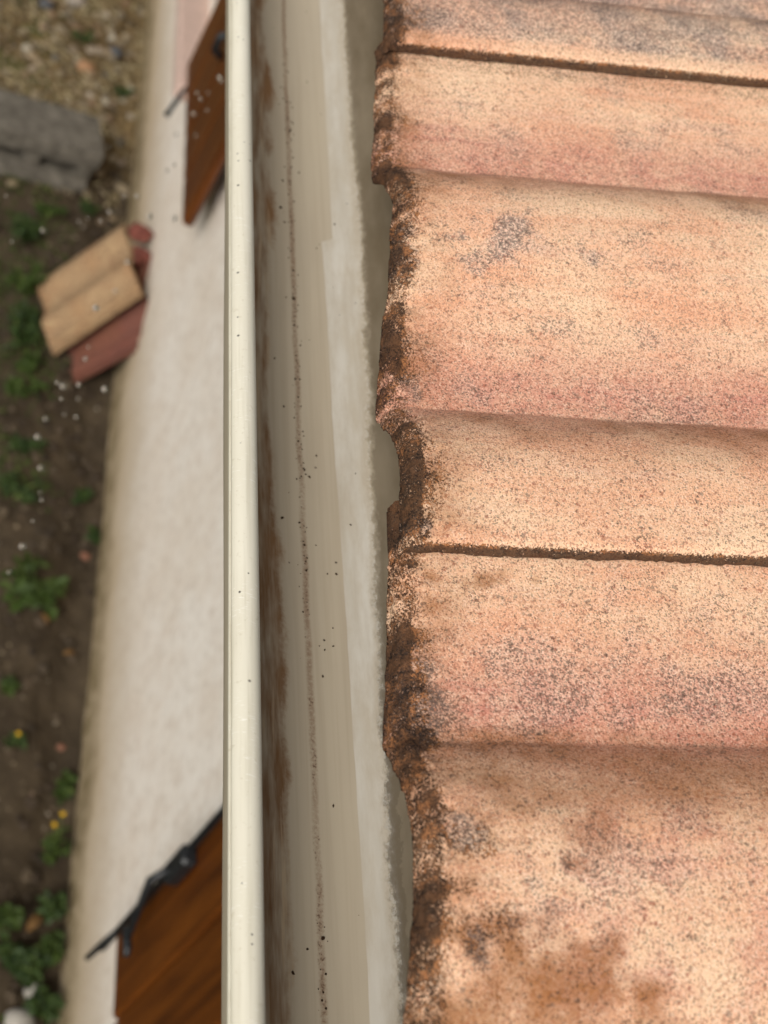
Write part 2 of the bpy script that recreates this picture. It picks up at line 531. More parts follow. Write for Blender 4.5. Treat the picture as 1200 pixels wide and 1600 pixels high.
def build_wall():
    yc = [-4.0, WINS[0][0], WINS[0][1], WINS[1][0], WINS[1][1], 8.0]
    zc = [-0.5, 0.50, 0.64, 1.86, 1.985]
    V = []; F = []
    idx = {}
    def vid(x, y, z):
        k = (round(x, 4), round(y, 4), round(z, 4))
        if k not in idx:
            idx[k] = len(V); V.append((x, y, z))
        return idx[k]
    for i in range(5):
        for j in range(4):
            ym, zm = (yc[i] + yc[i + 1]) / 2, (zc[j] + zc[j + 1]) / 2
            if any(w[0] < ym < w[1] and w[2] < zm < w[3] for w in WINS):
                continue
            F.append((vid(XW, yc[i], zc[j]), vid(XW, yc[i], zc[j + 1]), vid(XW, yc[i + 1], zc[j + 1]), vid(XW, yc[i + 1], zc[j])))
    x2 = XW + .18
    for (y0, y1, z0, z1) in WINS:
        F.append((vid(XW, y0, z0), vid(x2, y0, z0), vid(x2, y0, z1), vid(XW, y0, z1)))
        F.append((vid(XW, y1, z1), vid(x2, y1, z1), vid(x2, y1, z0), vid(XW, y1, z0)))
        F.append((vid(XW, y0, z1), vid(x2, y0, z1), vid(x2, y1, z1), vid(XW, y1, z1)))
        F.append((vid(XW, y1, z0), vid(x2, y1, z0), vid(x2, y0, z0), vid(XW, y0, z0)))
    # end walls and back so the building has depth
    for a, b in (((XW, -4.0), (5.7, -4.0)), ((5.7, -4.0), (5.7, 8.0)), ((5.7, 8.0), (XW, 8.0))):
        F.append((vid(a[0], a[1], -.5), vid(b[0], b[1], -.5), vid(b[0], b[1], 1.985), vid(a[0], a[1], 1.985)))
    return obj('wall', V, F, M_WALL, house, (0, 0, 0))
build_wall()

for (y0, y1, z0, z1) in WINS:
    w = MB()
    t = .055
    x0, x1 = XW + .135, XW + .175
    w.box(x0, x1, y0, y1, z0, z0 + t); w.box(x0, x1, y0, y1, z1 - t, z1)
    ym = (y0 + y1) / 2
    for a in (y0, ym - t / 2, y1 - t):
        w.box(x0 + .002, x1 - .002, a, a + t, z0 + t, z1 - t)
    win = w.build('window', M_WHITE, house, (x0, ym, z0))
    for a, b in ((y0 + t, ym - t / 2), (ym + t / 2, y1 - t)):
        MB().box(x0 + .015, x0 + .022, a, b, z0 + t, z1 - t).build('pane', M_GLASS, win, (x0, ym, z0))
    s = MB().bev(XW - .072, XW + .134, y0 - .075, y1 + .075, z0 - .062, z0 - .020, .006)
    s.build('sill', M_SILL, win, (x0, ym, z0))

fa = MB().box(.286, .304, -4.0, 8.0, 1.965, 2.078)
fa.build('fascia_board', M_WHITE, house, (.29, 2, 2))
so = MB()
so.box(.304, XW, -4.0, 8.0, 1.968, 1.984)
so.build('soffit', M_WHITE, house, (.5, 2, 1.97))

# ------------------------------------------------------------------ shutters
def shutter(y0, y1, z0, z1, yrod, zbot, zhandle, hy, label):
    """folded back against the wall; inner face with espagnolette rod shows"""
    org = (XW - .045, y0, z0)
    root = link(bpy.data.objects.new('shutter', None), house, org)
    # two ledges on the wall side hold the boards together
    for z in (z0 + .18, z1 - .22):
        MB().box(XW - .034, XW - .014, y0 + .03, y1 - .03, z, z + .085).build('ledge', M_WOOD, root, org)
    root['label'] = label
    n = 4
    wdt = (y1 - y0) / n
    for i in range(n):
        a = y0 + i * wdt
        MB().bev(XW - .060, XW - .036, a + .0015, a + wdt - .0015, z0, z1, .006).build('plank', M_WOOD, root, (XW - .045, a, z0))
    xr = XW - .070
    if yrod is None:
        # only a stay hook under the lower edge and a pull handle show
        MB().tube([(xr + .004, 2.715, z0 + .020), (xr - .004, 2.705, z0 - .006), (xr - .012, 2.694, z0 - .040), (xr - .016, 2.690, z0 - .052)], [.004, .006, .006, .0075], 8).build('stay_hook', M_IRON, root, (xr, 2.7, z0), True)
        MB().tube([(xr + .006, 2.555, .862), (xr - .012, 2.557, .870), (xr - .014, 2.558, .905), (xr + .006, 2.560, .915)], [.008, .009, .009, .008], 8).build('handle', M_IRON, root, (xr, 2.59, .82), True)
        return root
    rod = MB()
    rod.tube([(xr, yrod, zbot + .05), (xr, yrod, z1 + .02)], .0055, 10)
    rod.build('espagnolette_rod', M_IRON, root, (xr, yrod, z0), True)
    hk = MB()
    hk.tube([(xr, yrod, zbot + .12), (xr - .002, yrod + .004, zbot + .05), (xr - .008, yrod + .002, zbot)], [.0055, .006, .0045], 10)
    hk.build('rod_hook', M_IRON, root, (xr, yrod, zbot), True)
    MB().bev(xr - .012, xr + .010, yrod - .024, yrod + .006, zhandle - .020, zhandle + .055, .004).build('lock_case', M_IRON, root, (xr, yrod, zhandle))
    for z in (z0 + .75, z1 - .08):
        MB().bev(xr - .009, xr + .010, yrod - .012, yrod + .010, z, z + .016, .003).build('rod_bracket', M_IRON, root, (xr, yrod, z))
    MB().tube([(xr - .010, yrod - .008, zhandle + .0), (xr - .026, yrod - .014, zhandle - .03), (xr - .024, hy + .004, zhandle - .12)], [.006, .006, .005], 10).build('handle', M_IRON, root, (xr, yrod, zhandle), True)
    MB().tube([(xr - .024, hy - .022, zhandle - .123), (xr - .024, hy - .010, zhandle - .120), (xr - .024, hy + .012, zhandle - .126), (xr - .024, hy + .020, zhandle - .120)], [.005, .007, .007, .005], 10).build('handle_grip', M_IRON, root, (xr, yrod, zhandle), True)
    return root

shutter(2.270, 2.828, .640, 1.86, None, .592, .86, 2.60, 'upper brown plank shutter folded against the wall beside the window')
shutter(.300, .862, .455, 1.86, .842, .375, .735, .778, 'lower brown plank shutter with black iron rod along its edge')

# ------------------------------------------------------------------ roof tiles
SIG = math.atan(.333)
CS, SN = math.cos(SIG), math.sin(SIG)
PIT = .318; PER = PIT / 2; AMP = .0172; STEP = .0062; KX = .055
Y0J = .309; ZC = CAMZ - .346; X0E = .2142
FOOT = .079                       # distance of a roll's foot from the joint

def wave(v):
    """height of the tile section, v measured from the joint on the near side towards +y"""
    t = np.mod((FOOT - v) / PER, 1.0)     # 0 at foot, grows towards -y
    rise = np.sin(.5 * np.pi * np.clip(t / .26, 0, 1)) ** .92
    fall = .5 * (1 + np.cos(np.pi * np.clip((t - .26) / .74, 0, 1)))
    s = np.where(t < .26, rise, fall)
    return AMP * s

def ndist(u_list): return np.array(u_list)

def make_tile_mesh(name, gy0, hires, seed, mat, edge_amp=1.0):
    """mesh in local coordinates: origin at the nose of the near joint, at crest height"""
    if hires:
        us = np.concatenate([np.linspace(.425, .262, 18)[:-1], np.linspace(.262, .045, 150)[:-1], np.linspace(.045, .0052, 42)])
        vm = np.arange(.003, PIT - .0002, .00115)
    else:
        us = np.concatenate([np.linspace(.425, .03, 26)[:-1], np.linspace(.03, .0052, 6)])
        vm = np.linspace(.003, PIT - .001, 64)
    na = 9 if hires else 4
    nose_u = []; nose_d = []
    r = .0050
    for k in range(1, na + 1):
        a = math.pi / 2 * k / na
        nose_u.append(r - r * math.sin(a)); nose_d.append(-(r - r * math.cos(a)))
    th = .0100
    nf = 8 if hires else 2
    face_d = np.linspace(-r, -th, nf + 1)[1:]
    U = np.concatenate([us, nose_u, np.zeros(nf), np.linspace(.004, .06, 5)])
    Dn = np.concatenate([np.zeros(len(us)), nose_d, face_d, np.full(5, -th)])
    # across: side face of the joint, main section, underlap
    ef = np.array([[0.0, -STEP], [0.0, -.0052], [0.0, -.0042], [.0003, -.0030], [.0008, -.0016], [.0016, -.0006]])
    un = np.array([[PIT + .004, 0], [PIT + .012, 0], [PIT + .022, 0]])
    Vv = np.concatenate([ef[:, 0], vm, un[:, 0]])
    Vd = np.concatenate([ef[:, 1], np.zeros(len(vm)), un[:, 1]])
    hc = float(wave(np.array([1e-5]))[0])
    w = wave(np.clip(Vv, 0, PIT - 1e-4))
    # section beside the far joint sits a step lower and runs under its neighbour
    t2 = (Vv - (PIT - (PER - FOOT))) / (PER - FOOT)
    low = t2 > 0
    w = np.where(low, w * (hc - STEP - .0012) / hc, w)
    uu, vv = np.meshgrid(U, Vv, indexing='ij')
    zz = (w + Vd)[None, :] + Dn[:, None] - AMP
    # slight sag of the nose rim
    x = uu * CS + KX * vv
    z = zz + uu * SN
    P = np.stack([x, vv, z], -1)
    # normals
    du = np.gradient(P, axis=0); dv = np.gradient(P, axis=1)
    N = np.cross(du, dv); N /= np.linalg.norm(N, axis=-1, keepdims=True) + 1e-12
    if N[2, len(Vv) // 2, 2] < 0: N = -N
    # arc distance from the nose tip measured onto the top surface
    ed = np.where(Dn[:, None] < -1e-6, -.004, uu - .0050)
    near = 1 - sstep(ed, 0, .012)
    nearv = 1 - sstep(vv, 0, .006)
    X, Y, Z = P[..., 0], P[..., 1] + seed * 1.7, P[..., 2]
    d = fbm(X * 60, Y * 60, Z * 60, 2, seed) * .0007
    if hires:
        d = d + fbm(X * 420, Y * 420, Z * 420, 2, seed + 3) * .00022
        chunk = fbm(X * 150, Y * 150, Z * 150, 3, seed + 5)
        fine = fbm(X * 520, Y * 520, Z * 520, 2, seed + 8)
        e = np.maximum(near, .55 * nearv)
        d = d + e * edge_amp * (chunk * .0010 + fine * .0013 - .0002)
        chip = sstep(fbm(X * 75, Y * 75, Z * 75, 2, seed + 21), .25, .55) * near
        d = d - chip * .0012
    P = P + N * d[..., None]
    # ragged plan outline of the nose
    if hires:
        jag = fbm(Y[0] * 55, Y[0] * 0, Y[0] * 0 + seed, 3, seed + 31) * .0013
        P[..., 0] += jag[None, :] * near
    # ---- stains, with some shade painted into brown behind the rolls
    gxx = P[..., 0] + X0E + KX * (gy0 - Y0J); gyy = P[..., 1] + gy0
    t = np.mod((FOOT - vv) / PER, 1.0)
    nz = fbm(gxx * 55, gyy * 55, 0 * gxx, 3, 41)
    nz2 = fbm(gxx * 160, gyy * 160, 0 * gxx, 3, 47)
    crest = np.exp(-((t - .30) / .30) ** 2)
    wid = .0002 + .010 * np.clip(.08 + 1.6 * nz, 0, 1.5) + .0018 * crest
    dark = np.clip(1 - (ed + .001) / (wid + .006), 0, 1) ** 1.2
    dark = np.clip(dark * (.70 + .7 * nz2), 0, 1)
    dark = np.maximum(dark, (1 - sstep(ed, -.004, -.0005)) * np.clip(.58 + 1.0 * nz, .12, .95))
    # joint faces hold black grime
    side = 1 - sstep(vv, .0002, .0018)
    dark = np.maximum(dark, side * 1.0)
    dark = np.maximum(dark, .25 * sstep(vv, PIT - .003, PIT - .001))
    brown = np.clip((1 - sstep(ed, .004, .030)) * (.55 + .7 * nz + .5 * nz2), 0, 1) * .85
    brown = np.maximum(brown, np.exp(-((t - .08) / .12) ** 2) * np.clip(.55 + .7 * nz, 0, 1) * .9)  # olive-brown dirt plus painted shade on each roll's far side
    pink = np.exp(-((np.where(t < .2, t + 1, t) - .93) / .17) ** 2) * .9
    gray = np.clip(sstep(nz, .15, .6) * .22, 0, 1)
    if hires:
        def blob(cx, cy, rx, ry, k=1.0):
            q = ((gxx - cx) / rx) ** 2 + ((gyy - cy) / ry) ** 2
            return k * np.clip(.75 - .55 * q + 1.6 * nz + 1.3 * nz2, 0, 1)
        gray = np.maximum(gray, blob(.266, .480, .032, .016, .80))
        gray = np.maximum(gray, blob(.225, .394, .0055, .010, 1.0))
        gray = np.maximum(gray, blob(.225, .475, .010, .022, .8))
        gray = np.maximum(gray, blob(.217, .2526, .009, .016, .75))
        gray = np.maximum(gray, blob(.2215, .1534, .004, .006, 1.0))
        gray = np.maximum(gray, blob(.262, .178, .030, .009, .22))
        gray = np.maximum(gray, blob(.236, .176, .010, .012, .35))
        gray = np.maximum(gray, blob(.300, .258, .09, .016, .30))
        gray = np.maximum(gray, blob(.217, .3156, .005, .005, .9))
        gray = np.maximum(gray, blob(.218, .194, .006, .006, .9))
        gray = np.maximum(gray, np.clip(sstep(gyy, .640, .650) * (.70 + .6 * nz + .3 * nz2), 0, .95))
        dark = np.maximum(dark, blob(.2095, .2327, .010, .009, .9))
        dark = np.maximum(dark, blob(.2125, .250, .007, .02, .75))
        dark = np.maximum(dark, blob(.2235, .165, .008, .03, .35))
        brown = np.maximum(brown, np.clip(2.2 * (1 - ((gxx - .226) / .060) ** 2 - ((gyy - .118) / .046) ** 2 + .9 * nz + .5 * nz2), 0, 1) * (.85 + .3 * nz2))
        brown = np.maximum(brown, sstep(gyy, .243, .236) * sstep(gyy, .185, .215) * np.clip(.75 + .8 * nz, .2, 1) * .8)  # same mix of dirt and painted shade, stronger behind one roll
        brown = np.maximum(brown, blob(.262, .122, .028, .020, 1.0))
        brown = np.maximum(brown, blob(.237, .3000, .024, .004, .9))
        brown = np.maximum(brown, blob(.225, .205, .03, .02, .6))
        pink = np.maximum(pink, blob(.295, .165, .045, .03, .55))
        pink = pink * (1 - .7 * sstep(gyy, .640, .650))
    me = bpy.data.meshes.new(name)
    nu, nv = uu.shape
    F = grid_faces(nu, nv)
    me.from_pydata(P.reshape(-1, 3).tolist(), [], F.tolist())
    me.materials.append(mat)
    at = me.attributes.new('stain', 'FLOAT_COLOR', 'POINT')
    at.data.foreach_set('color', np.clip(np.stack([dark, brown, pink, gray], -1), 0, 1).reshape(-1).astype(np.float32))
    me.polygons.foreach_set('use_smooth', np.ones(len(F), bool))
    me.update()
    return me

roof_mb = MB()
def roof_z(x): return ZC + (x - X0E) * .333
xa, xb = .306, 2.15
roof_mb.add([(xa, -4, roof_z(xa) - .058), (xb, -4, roof_z(xb) - .058), (xb, 8, roof_z(xb) - .058), (xa, 8, roof_z(xa) - .058),
             (xa, -4, roof_z(xa) - .040), (xb, -4, roof_z(xb) - .040), (xb, 8, roof_z(xb) - .040), (xa, 8, roof_z(xa) - .040)], BOXF)
roof = roof_mb.build('roof', M_DECK, house, (.4, 2, 2.1))
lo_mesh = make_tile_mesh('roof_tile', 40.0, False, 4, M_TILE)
UC = .352
for c in range(5):
    for i in range(-6, 12):
        gy0 = Y0J + PIT * i + {-1: .005, 1: .008}.get(i, 0.0)
        ox = X0E + KX * (gy0 - Y0J) + UC * c * CS
        oz = ZC + UC * c * SN + .013 * c * .0 + (.016 if c else 0)
        if c == 0 and -1 <= i <= 1:
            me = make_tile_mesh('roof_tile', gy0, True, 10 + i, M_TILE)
        else:
            me = lo_mesh
        o = bpy.data.objects.new('roof_tile', me)
        link(o, roof, (ox, gy0, oz))

# ------------------------------------------------------------------ gutter
GC = (.2262, CAMZ - .405); GR = .0552
gut = empty('gutter', (GC[0], 2.0, GC[1] - GR), 'cream plastic half round gutter with brown stains hung below the tiles', 'gutter')
def build_trough():
    al = np.concatenate([np.linspace(-90, 86, 89)])
    yy = np.concatenate([np.linspace(-4, 0, 9)[:-1], np.linspace(0, .9, 61)[:-1], np.linspace(.9, 8, 16)])
    a = np.radians(al)
    prof = [(GC[0] + GR * math.sin(t), GC[1] - GR * math.cos(t)) for t in a]
    prof += [(prof[-1][0], prof[-1][1] + .012)]
    outer = [(GC[0] + (GR + .002) * math.sin(t), GC[1] - (GR + .002) * math.cos(t)) for t in a]
    outer += [(outer[-1][0], outer[-1][1] + .012)]
    ring = prof + outer[::-1]
    angs = list(al) + [92] + [-200] * len(outer)
    nr = len(ring)
    V = []; A = []
    for y in yy:
        wob = .0006 * math.sin(y * 9) + .0004 * math.sin(y * 23 + 1)
        for k, (px, pz) in enumerate(ring):
            V.append((px, y, pz + wob * math.cos(math.radians(min(90, abs(angs[k] if angs[k] > -100 else 0))))))
            A.append(angs[k])
    F = []
    for j in range(len(yy) - 1):
        for k in range(nr):
            k2 = (k + 1) % nr
            F.append((j * nr + k, j * nr + k2, j * nr + nr + k2, j * nr + nr + k))
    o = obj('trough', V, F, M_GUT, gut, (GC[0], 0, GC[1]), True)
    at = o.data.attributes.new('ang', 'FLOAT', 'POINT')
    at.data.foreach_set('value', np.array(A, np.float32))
build_trough()
def build_bead():
    bc = (.1706, CAMZ - .4005); r = .0058
    n = 64
    yy = np.concatenate([np.linspace(-4, 0, 9)[:-1], np.linspace(0, .9, 41)[:-1], np.linspace(.9, 8, 16)])
    V = []; A = []; F = []
    for y in yy:
        for k in range(n):
            t = 2 * math.pi * k / n
            d = (math.degrees(t) - 176) / 5.0
            g = math.exp(-d * d)
            rr = r * (1 - .16 * g)
            V.append((bc[0] + rr * math.cos(t) + .0003 * math.sin(y * 5.0), y, bc[1] + rr * math.sin(t)))
            A.append(g)
    for j in range(len(yy) - 1):
        for k in range(n):
            k2 = (k + 1) % n
            F.append((j * n + k, j * n + n + k, j * n + n + k2, j * n + k2))
    o = obj('rim_bead', V, F, M_BEAD, gut, (bc[0], 0, bc[1]), True)
    at = o.data.attributes.new('groove', 'FLOAT', 'POINT')
    at.data.foreach_set('value', np.array(A, np.float32))
build_bead()

# ------------------------------------------------------------------ loose grit in the gutter
rng = random.Random(11)
def blobby(mb, c, r, rng, squash=.7, n=1):
    """irregular lump of 20 triangles"""
    ph = (1 + 5 ** .5) / 2
    vs = [(-1, ph, 0), (1, ph, 0), (-1, -ph, 0), (1, -ph, 0), (0, -1, ph), (0, 1, ph), (0, -1, -ph), (0, 1, -ph), (ph, 0, -1), (ph, 0, 1), (-ph, 0, -1), (-ph, 0, 1)]
    fs = [(0, 11, 5), (0, 5, 1), (0, 1, 7), (0, 7, 10), (0, 10, 11), (1, 5, 9), (5, 11, 4), (11, 10, 2), (10, 7, 6), (7, 1, 8),
          (3, 9, 4), (3, 4, 2), (3, 2, 6), (3, 6, 8), (3, 8, 9), (4, 9, 5), (2, 4, 11), (6, 2, 10), (8, 6, 7), (9, 8, 1)]
    q = Matrix.Rotation(rng.uniform(0, 6.3), 3, 'Z') @ Matrix.Rotation(rng.uniform(-.5, .5), 3, 'X')
    sx, sy = rng.uniform(.7, 1.3), rng.uniform(.7, 1.3)
    V = []
    for v in vs:
        p = Vector(v) * (.526 * r * rng.uniform(.72, 1.2))
        p = q @ Vector((p.x * sx, p.y * sy, p.z * squash))
        V.append(p + Vector(c))
    mb.add(V, fs)

grit = MB()
for k in range(520):
    y = rng.uniform(-.2, 1.2)
    if rng.random() < .80:
        a = rng.gauss(0, 1.5); s = rng.uniform(.00025, .0006)
    else:
        a = rng.gauss(2, 13); s = rng.uniform(.0002, .0006)
    a = R(max(-35, min(36, a)))
    blobby(grit, (GC[0] + (GR - s * .3) * math.sin(a), y, GC[1] - (GR - s * .3) * math.cos(a)), s, rng)
for (a, y, s) in [(-1, .55, .0012), (4, .43, .0008), (1, .205, .0012), (-6, .20, .0007), (8, .26, .0009), (6, .32, .0008), (-14, .50, .0007),
                  (-9, .47, .0008), (5, .14, .0009), (-13, .19, .0008), (15, .375, .0007), (-12, .4, .0008), (-7, .62, .0008)]:
    a = R(a)
    blobby(grit, (GC[0] + (GR - s * .4) * math.sin(a), y, GC[1] - (GR - s * .4) * math.cos(a)), s, rng)
g = grit.build('grit', plain('dark_grit', srgb(62, 46, 34), .95, .1, 300), None, (GC[0], 0, GC[1] - GR))
tag(g, 'dark crumbs of grit scattered along the gutter bottom', 'grit', kind='stuff')

# ------------------------------------------------------------------ things on the ground
# hollow concrete block
def concrete_block():
    cx, cy = .325, 3.035
    yaw = R(9)
    L, W, H = .50, .150, .138
    z0 = G(.45, 3.05) - .012
    org = (cx, cy, z0)
    root = empty('concrete_block', org, 'weathered grey hollow concrete block lying broken side up on the soil', 'block')
    rg = random.Random(5)
    def place(V):
        q = Matrix.Rotation(yaw, 3, 'Z') @ Matrix.Rotation(R(2), 3, 'Y')
        return [q @ Vector(v) + Vector(org) for v in V]
    def rough_box(name, x0, x1, y0, y1, za, zb, amp=.0018, step=.016):
        # box with subdivided, chipped faces
        V = []; F = []
        def face(o, a, b, na, nb):
            n0 = len(V)
            for i in range(na + 1):
                for j in range(nb + 1):
                    V.append(Vector(o) + Vector(a) * (i / na) + Vector(b) * (j / nb))
            for i in range(na):
                for j in range(nb):
                    p = n0 + i * (nb + 1) + j
                    F.append((p, p + nb + 1, p + nb + 2, p + 1))
        nx, ny, nz = (max(2, int((b - a) / step)) for a, b in ((x0, x1), (y0, y1), (za, zb)))
        dx, dy, dz = x1 - x0, y1 - y0, zb - za
        face((x0, y0, zb), (dx, 0, 0), (0, dy, 0), nx, ny)
        face((x0, y1, za), (dx, 0, 0), (0, -dy, 0), nx, ny)
        face((x0, y0, za), (dx, 0, 0), (0, 0, dz), nx, nz)
        face((x1, y1, za), (-dx, 0, 0), (0, 0, dz), nx, nz)
        face((x0, y1, za), (0, -dy, 0), (0, 0, dz), ny, nz)
        face((x1, y0, za), (0, dy, 0), (0, 0, dz), ny, nz)
        A = np.array([tuple(v) for v in V])
        cx_, cy_, cz_ = (x0 + x1) / 2, (y0 + y1) / 2, (za + zb) / 2
        c = np.array([cx_, cy_, cz_])
        dirv = (A - c) / np.array([dx, dy, dz]) * 2
        corner = (np.abs(dirv) > .93).sum(1)
        n1 = np.stack([fbm(A[:, 0] * 45, A[:, 1] * 45, A[:, 2] * 45, 3, s) for s in (61, 67, 73)], 1)
        A = A + n1 * amp - dirv * (np.clip(corner - 1, 0, 2) * (.0015 + .006 * np.clip(fbm(A[:, 0] * 25, A[:, 1] * 25, A[:, 2] * 25, 2, 80), 0, 1)))[:, None]
        return obj(name, [tuple(v) for v in place([Vector(a) for a in A])], F, M_CONC, root, org, False)
    h = L / 2
    rough_box('top_shell', -h, h, -W * .5, W * .52, .078, H)
    rough_box('bottom_shell', -h + .004, h - .012, -W * .5 - .020, W * .48, .0, .040)
    for x in (-h, -h + .155, -h + .31, h - .050):
        rough_box('web', x + .004, x + .046 if x < h - .06 else h - .008, -W * .46, W * .5, .036, .082)
    rough_box('back_shell', -h + .003, h - .004, W * .40, W * .53, .03, .10)
concrete_block()

# leaning tiles
def leaning_tile(name, p0, up, wid, L, W, mat, label, seed, thick=.013, broken=False, nrm_off=0.0):
    """p0: bottom corner (far side, +y); up: direction of the length; wid: direction of the width"""
    up = Vector(up).normalized(); wid = Vector(wid)
    wid = (wid - up * wid.dot(up)).normalized()
    nrm = up.cross(wid)
    if nrm.z < 0: nrm = -nrm
    nu, nv = 34, 60
    org = Vector(p0)
    V = []; S = []
    for side in (1, -1):
        for i in range(nu):
            for j in range(nv):
                u = i / (nu - 1); v = j / (nv - 1)
                ll = L
                if broken:
                    ll = L * (1 - .10 * (fbm(np.array(v * 7.), np.array(0.), np.array(float(seed)), 3, seed) + .6) * 1.0)
                h = .017 * (0.5 + 0.5 * math.cos(2 * math.pi * (v * 2.0 - .30))) ** 1.5
                if v > .93: h -= .010
                n_ = float(fbm(np.array(u * 12.), np.array(v * 12.), np.array(float(side)), 2, seed)) * .0012
                p = org + up * (u * float(ll)) + wid * (v * W) + nrm * (h + side * thick / 2 + n_ + nrm_off)
                V.append(p)
                S.append((.25 * (u < .04 or v < .02), max(0, .35 * float(vnoise(np.array(u * 5.), np.array(v * 4.), np.array(.3), seed))), .3, .12))
    nn = nu * nv
    F = [tuple(f) for f in grid_faces(nu, nv).tolist()]
    F += [tuple(i + nn for i in f[::-1]) for f in grid_faces(nu, nv).tolist()]
    for i in range(nu - 1):
        for j in (0, nv - 1):
            a, b = i * nv + j, (i + 1) * nv + j
            F.append((a, b, b + nn, a + nn))
    for j in range(nv - 1):
        for i in (0, nu - 1):
            a, b = i * nv + j, i * nv + j + 1
            F.append((a, b, b + nn, a + nn))
    o = obj(name, [tuple(p) for p in V], F, mat, None, tuple(org), True)
    at = o.data.attributes.new('stain', 'FLOAT_COLOR', 'POINT')
    at.data.foreach_set('color', np.array(S, np.float32).reshape(-1))
    o.modifiers.new('edges', 'EDGE_SPLIT').split_angle = R(40)
    tag(o, label, 'roof tile')
    return o

UPV = (.52, .16, .86)
red = leaning_tile('loose_tile', (.585, 2.640, .028), (.50, -.02, .86), (.02, -1, -.02), .285, .285, M_RED,
                   'brick red roof tile leaning on the wall behind a tan tile', 31, thick=.014, broken=True)
tan = leaning_tile('loose_tile', (.500, 2.625, .052), UPV, (.06, -1, -.02), .262, .245, M_TILE2,
                   'tan wavy roof tile leaning on top of a brick red tile', 33, thick=.014)
# broken terracotta bits wedged between tile and wall
for k, (x, y, z, s, lab) in enumerate([
        (.668, 2.655, .275, .030, 'dull red terracotta shard at the upper corner of the tan tile'),
        (.672, 2.600, .262, .026, 'dull red shard between the wall and the middle of the tan tile end'),
        (.660, 2.565, .270, .024, 'dull red shard touching the top end of the brick red tile'),
        (.676, 2.695, .250, .028, 'topmost dull red terracotta shard against the white wall')]):
    mb = MB()
    blobby(mb, (x, y, z), s, random.Random(50 + k), .6)
    o = mb.build('terracotta_shard', M_BROKEN, None, (x, y, z - s * .4))
    tag(o, lab, 'shard', 'terracotta shards behind the leaning tiles')

# single stones that can be told apart
STONES = [(.484, 3.759, .026, 'grey', 'rounded pale grey pebble lying in straw at the top left'),
          (.538, 3.492, .022, 'orange', 'rounded tan orange pebble lying in straw near the concrete block'),
          (.630, .885, .024, 'white', 'large pale grey stone at the foot of the wall by the lower shutter'),
          (.655, .945, .017, 'white', 'small white pebble among weeds at the foot of the wall'),
          (.672, 1.885, .010, 'brick', 'small pink terracotta chip lying on dark soil close to the wall'),
          (.405, 3.70, .020, 'blue', 'dark blue grey pebble in the top left corner'),
          (.620, 3.62, .018, 'blue', 'dark grey pebble in straw close to the white wall'),
          (.660, 1.425, .008, 'brick', 'tiny reddish brown chip on soil beside the wall foot')]
SC = {'grey': srgb(150, 140, 128), 'orange': srgb(160, 122, 90), 'white': srgb(172, 166, 156), 'brick': srgb(140, 98, 78), 'blue': srgb(84, 86, 90)}
SM = {k: plain('stone_' + k, v, .85, .25, 70, .3) for k, v in SC.items()}
for k, (x, y, r, m, lab) in enumerate(STONES):
    mb = MB()
    rg = random.Random(90 + k)
    n1, n2 = 10, 14
    z = G(x, y) + r * .35
    V = [(x, y, z - r * .7)]; F = []
    for i in range(1, n1):
        for j in range(n2):
            th = math.pi * i / n1; ph = 2 * math.pi * j / n2
            d = Vector((math.sin(th) * math.cos(ph), math.sin(th) * math.sin(ph), -math.cos(th)))
            q = 1 + .25 * float(fbm(np.array(d.x * 1.3), np.array(d.y * 1.3), np.array(d.z * 1.3), 2, 200 + k))
            V.append((x + d.x * r * q * 1.15, y + d.y * r * q, z + d.z * r * .7 * q))
    V.append((x, y, z + r * .7))
    for i in range(n1 - 2):
        for j in range(n2):
            a = 1 + i * n2 + j; b = 1 + i * n2 + (j + 1) % n2
            F.append((a, b, b + n2, a + n2))
    top = len(V) - 1
    for j in range(n2):
        F.append((0, 1 + (j + 1) % n2, 1 + j)); F.append((top, top - n2 + j, top - n2 + (j + 1) % n2))
    o = obj('stone', V, F, SM[m], None, (x, y, z - r * .5), True)
    tag(o, lab, 'stone', 'loose stones on the ground')

# gravel, straw and clods
def slab_mat(): pass
rng = random.Random(21)
gr = MB()
for k in range(1500):
    y = rng.uniform(2.85, 4.6); x = rng.uniform(.12, .69)
    if rng.random() > (y - 2.8) / .5: continue
    s = rng.choice((.003, .004, .006, .008, .011, .016))
    blobby(gr, (x, y, G(x, y) + s * .25), s, rng, .6)
for k in range(350):
    y = rng.uniform(.6, 2.9); x = rng.uniform(.25, .69)
    s = rng.choice((.0015, .002, .003, .004))
    blobby(gr, (x, y, G(x, y) + s * .2), s, rng, .6)
o = gr.build('gravel', island('gravel_mix', [srgb(104, 92, 74), srgb(140, 124, 98), srgb(92, 88, 82), srgb(162, 146, 118), srgb(124, 98, 76), srgb(178, 170, 152)]), None, (.4, 3.2, 0))
tag(o, 'loose tan and grey gravel scattered over the soil', 'gravel', kind='stuff')

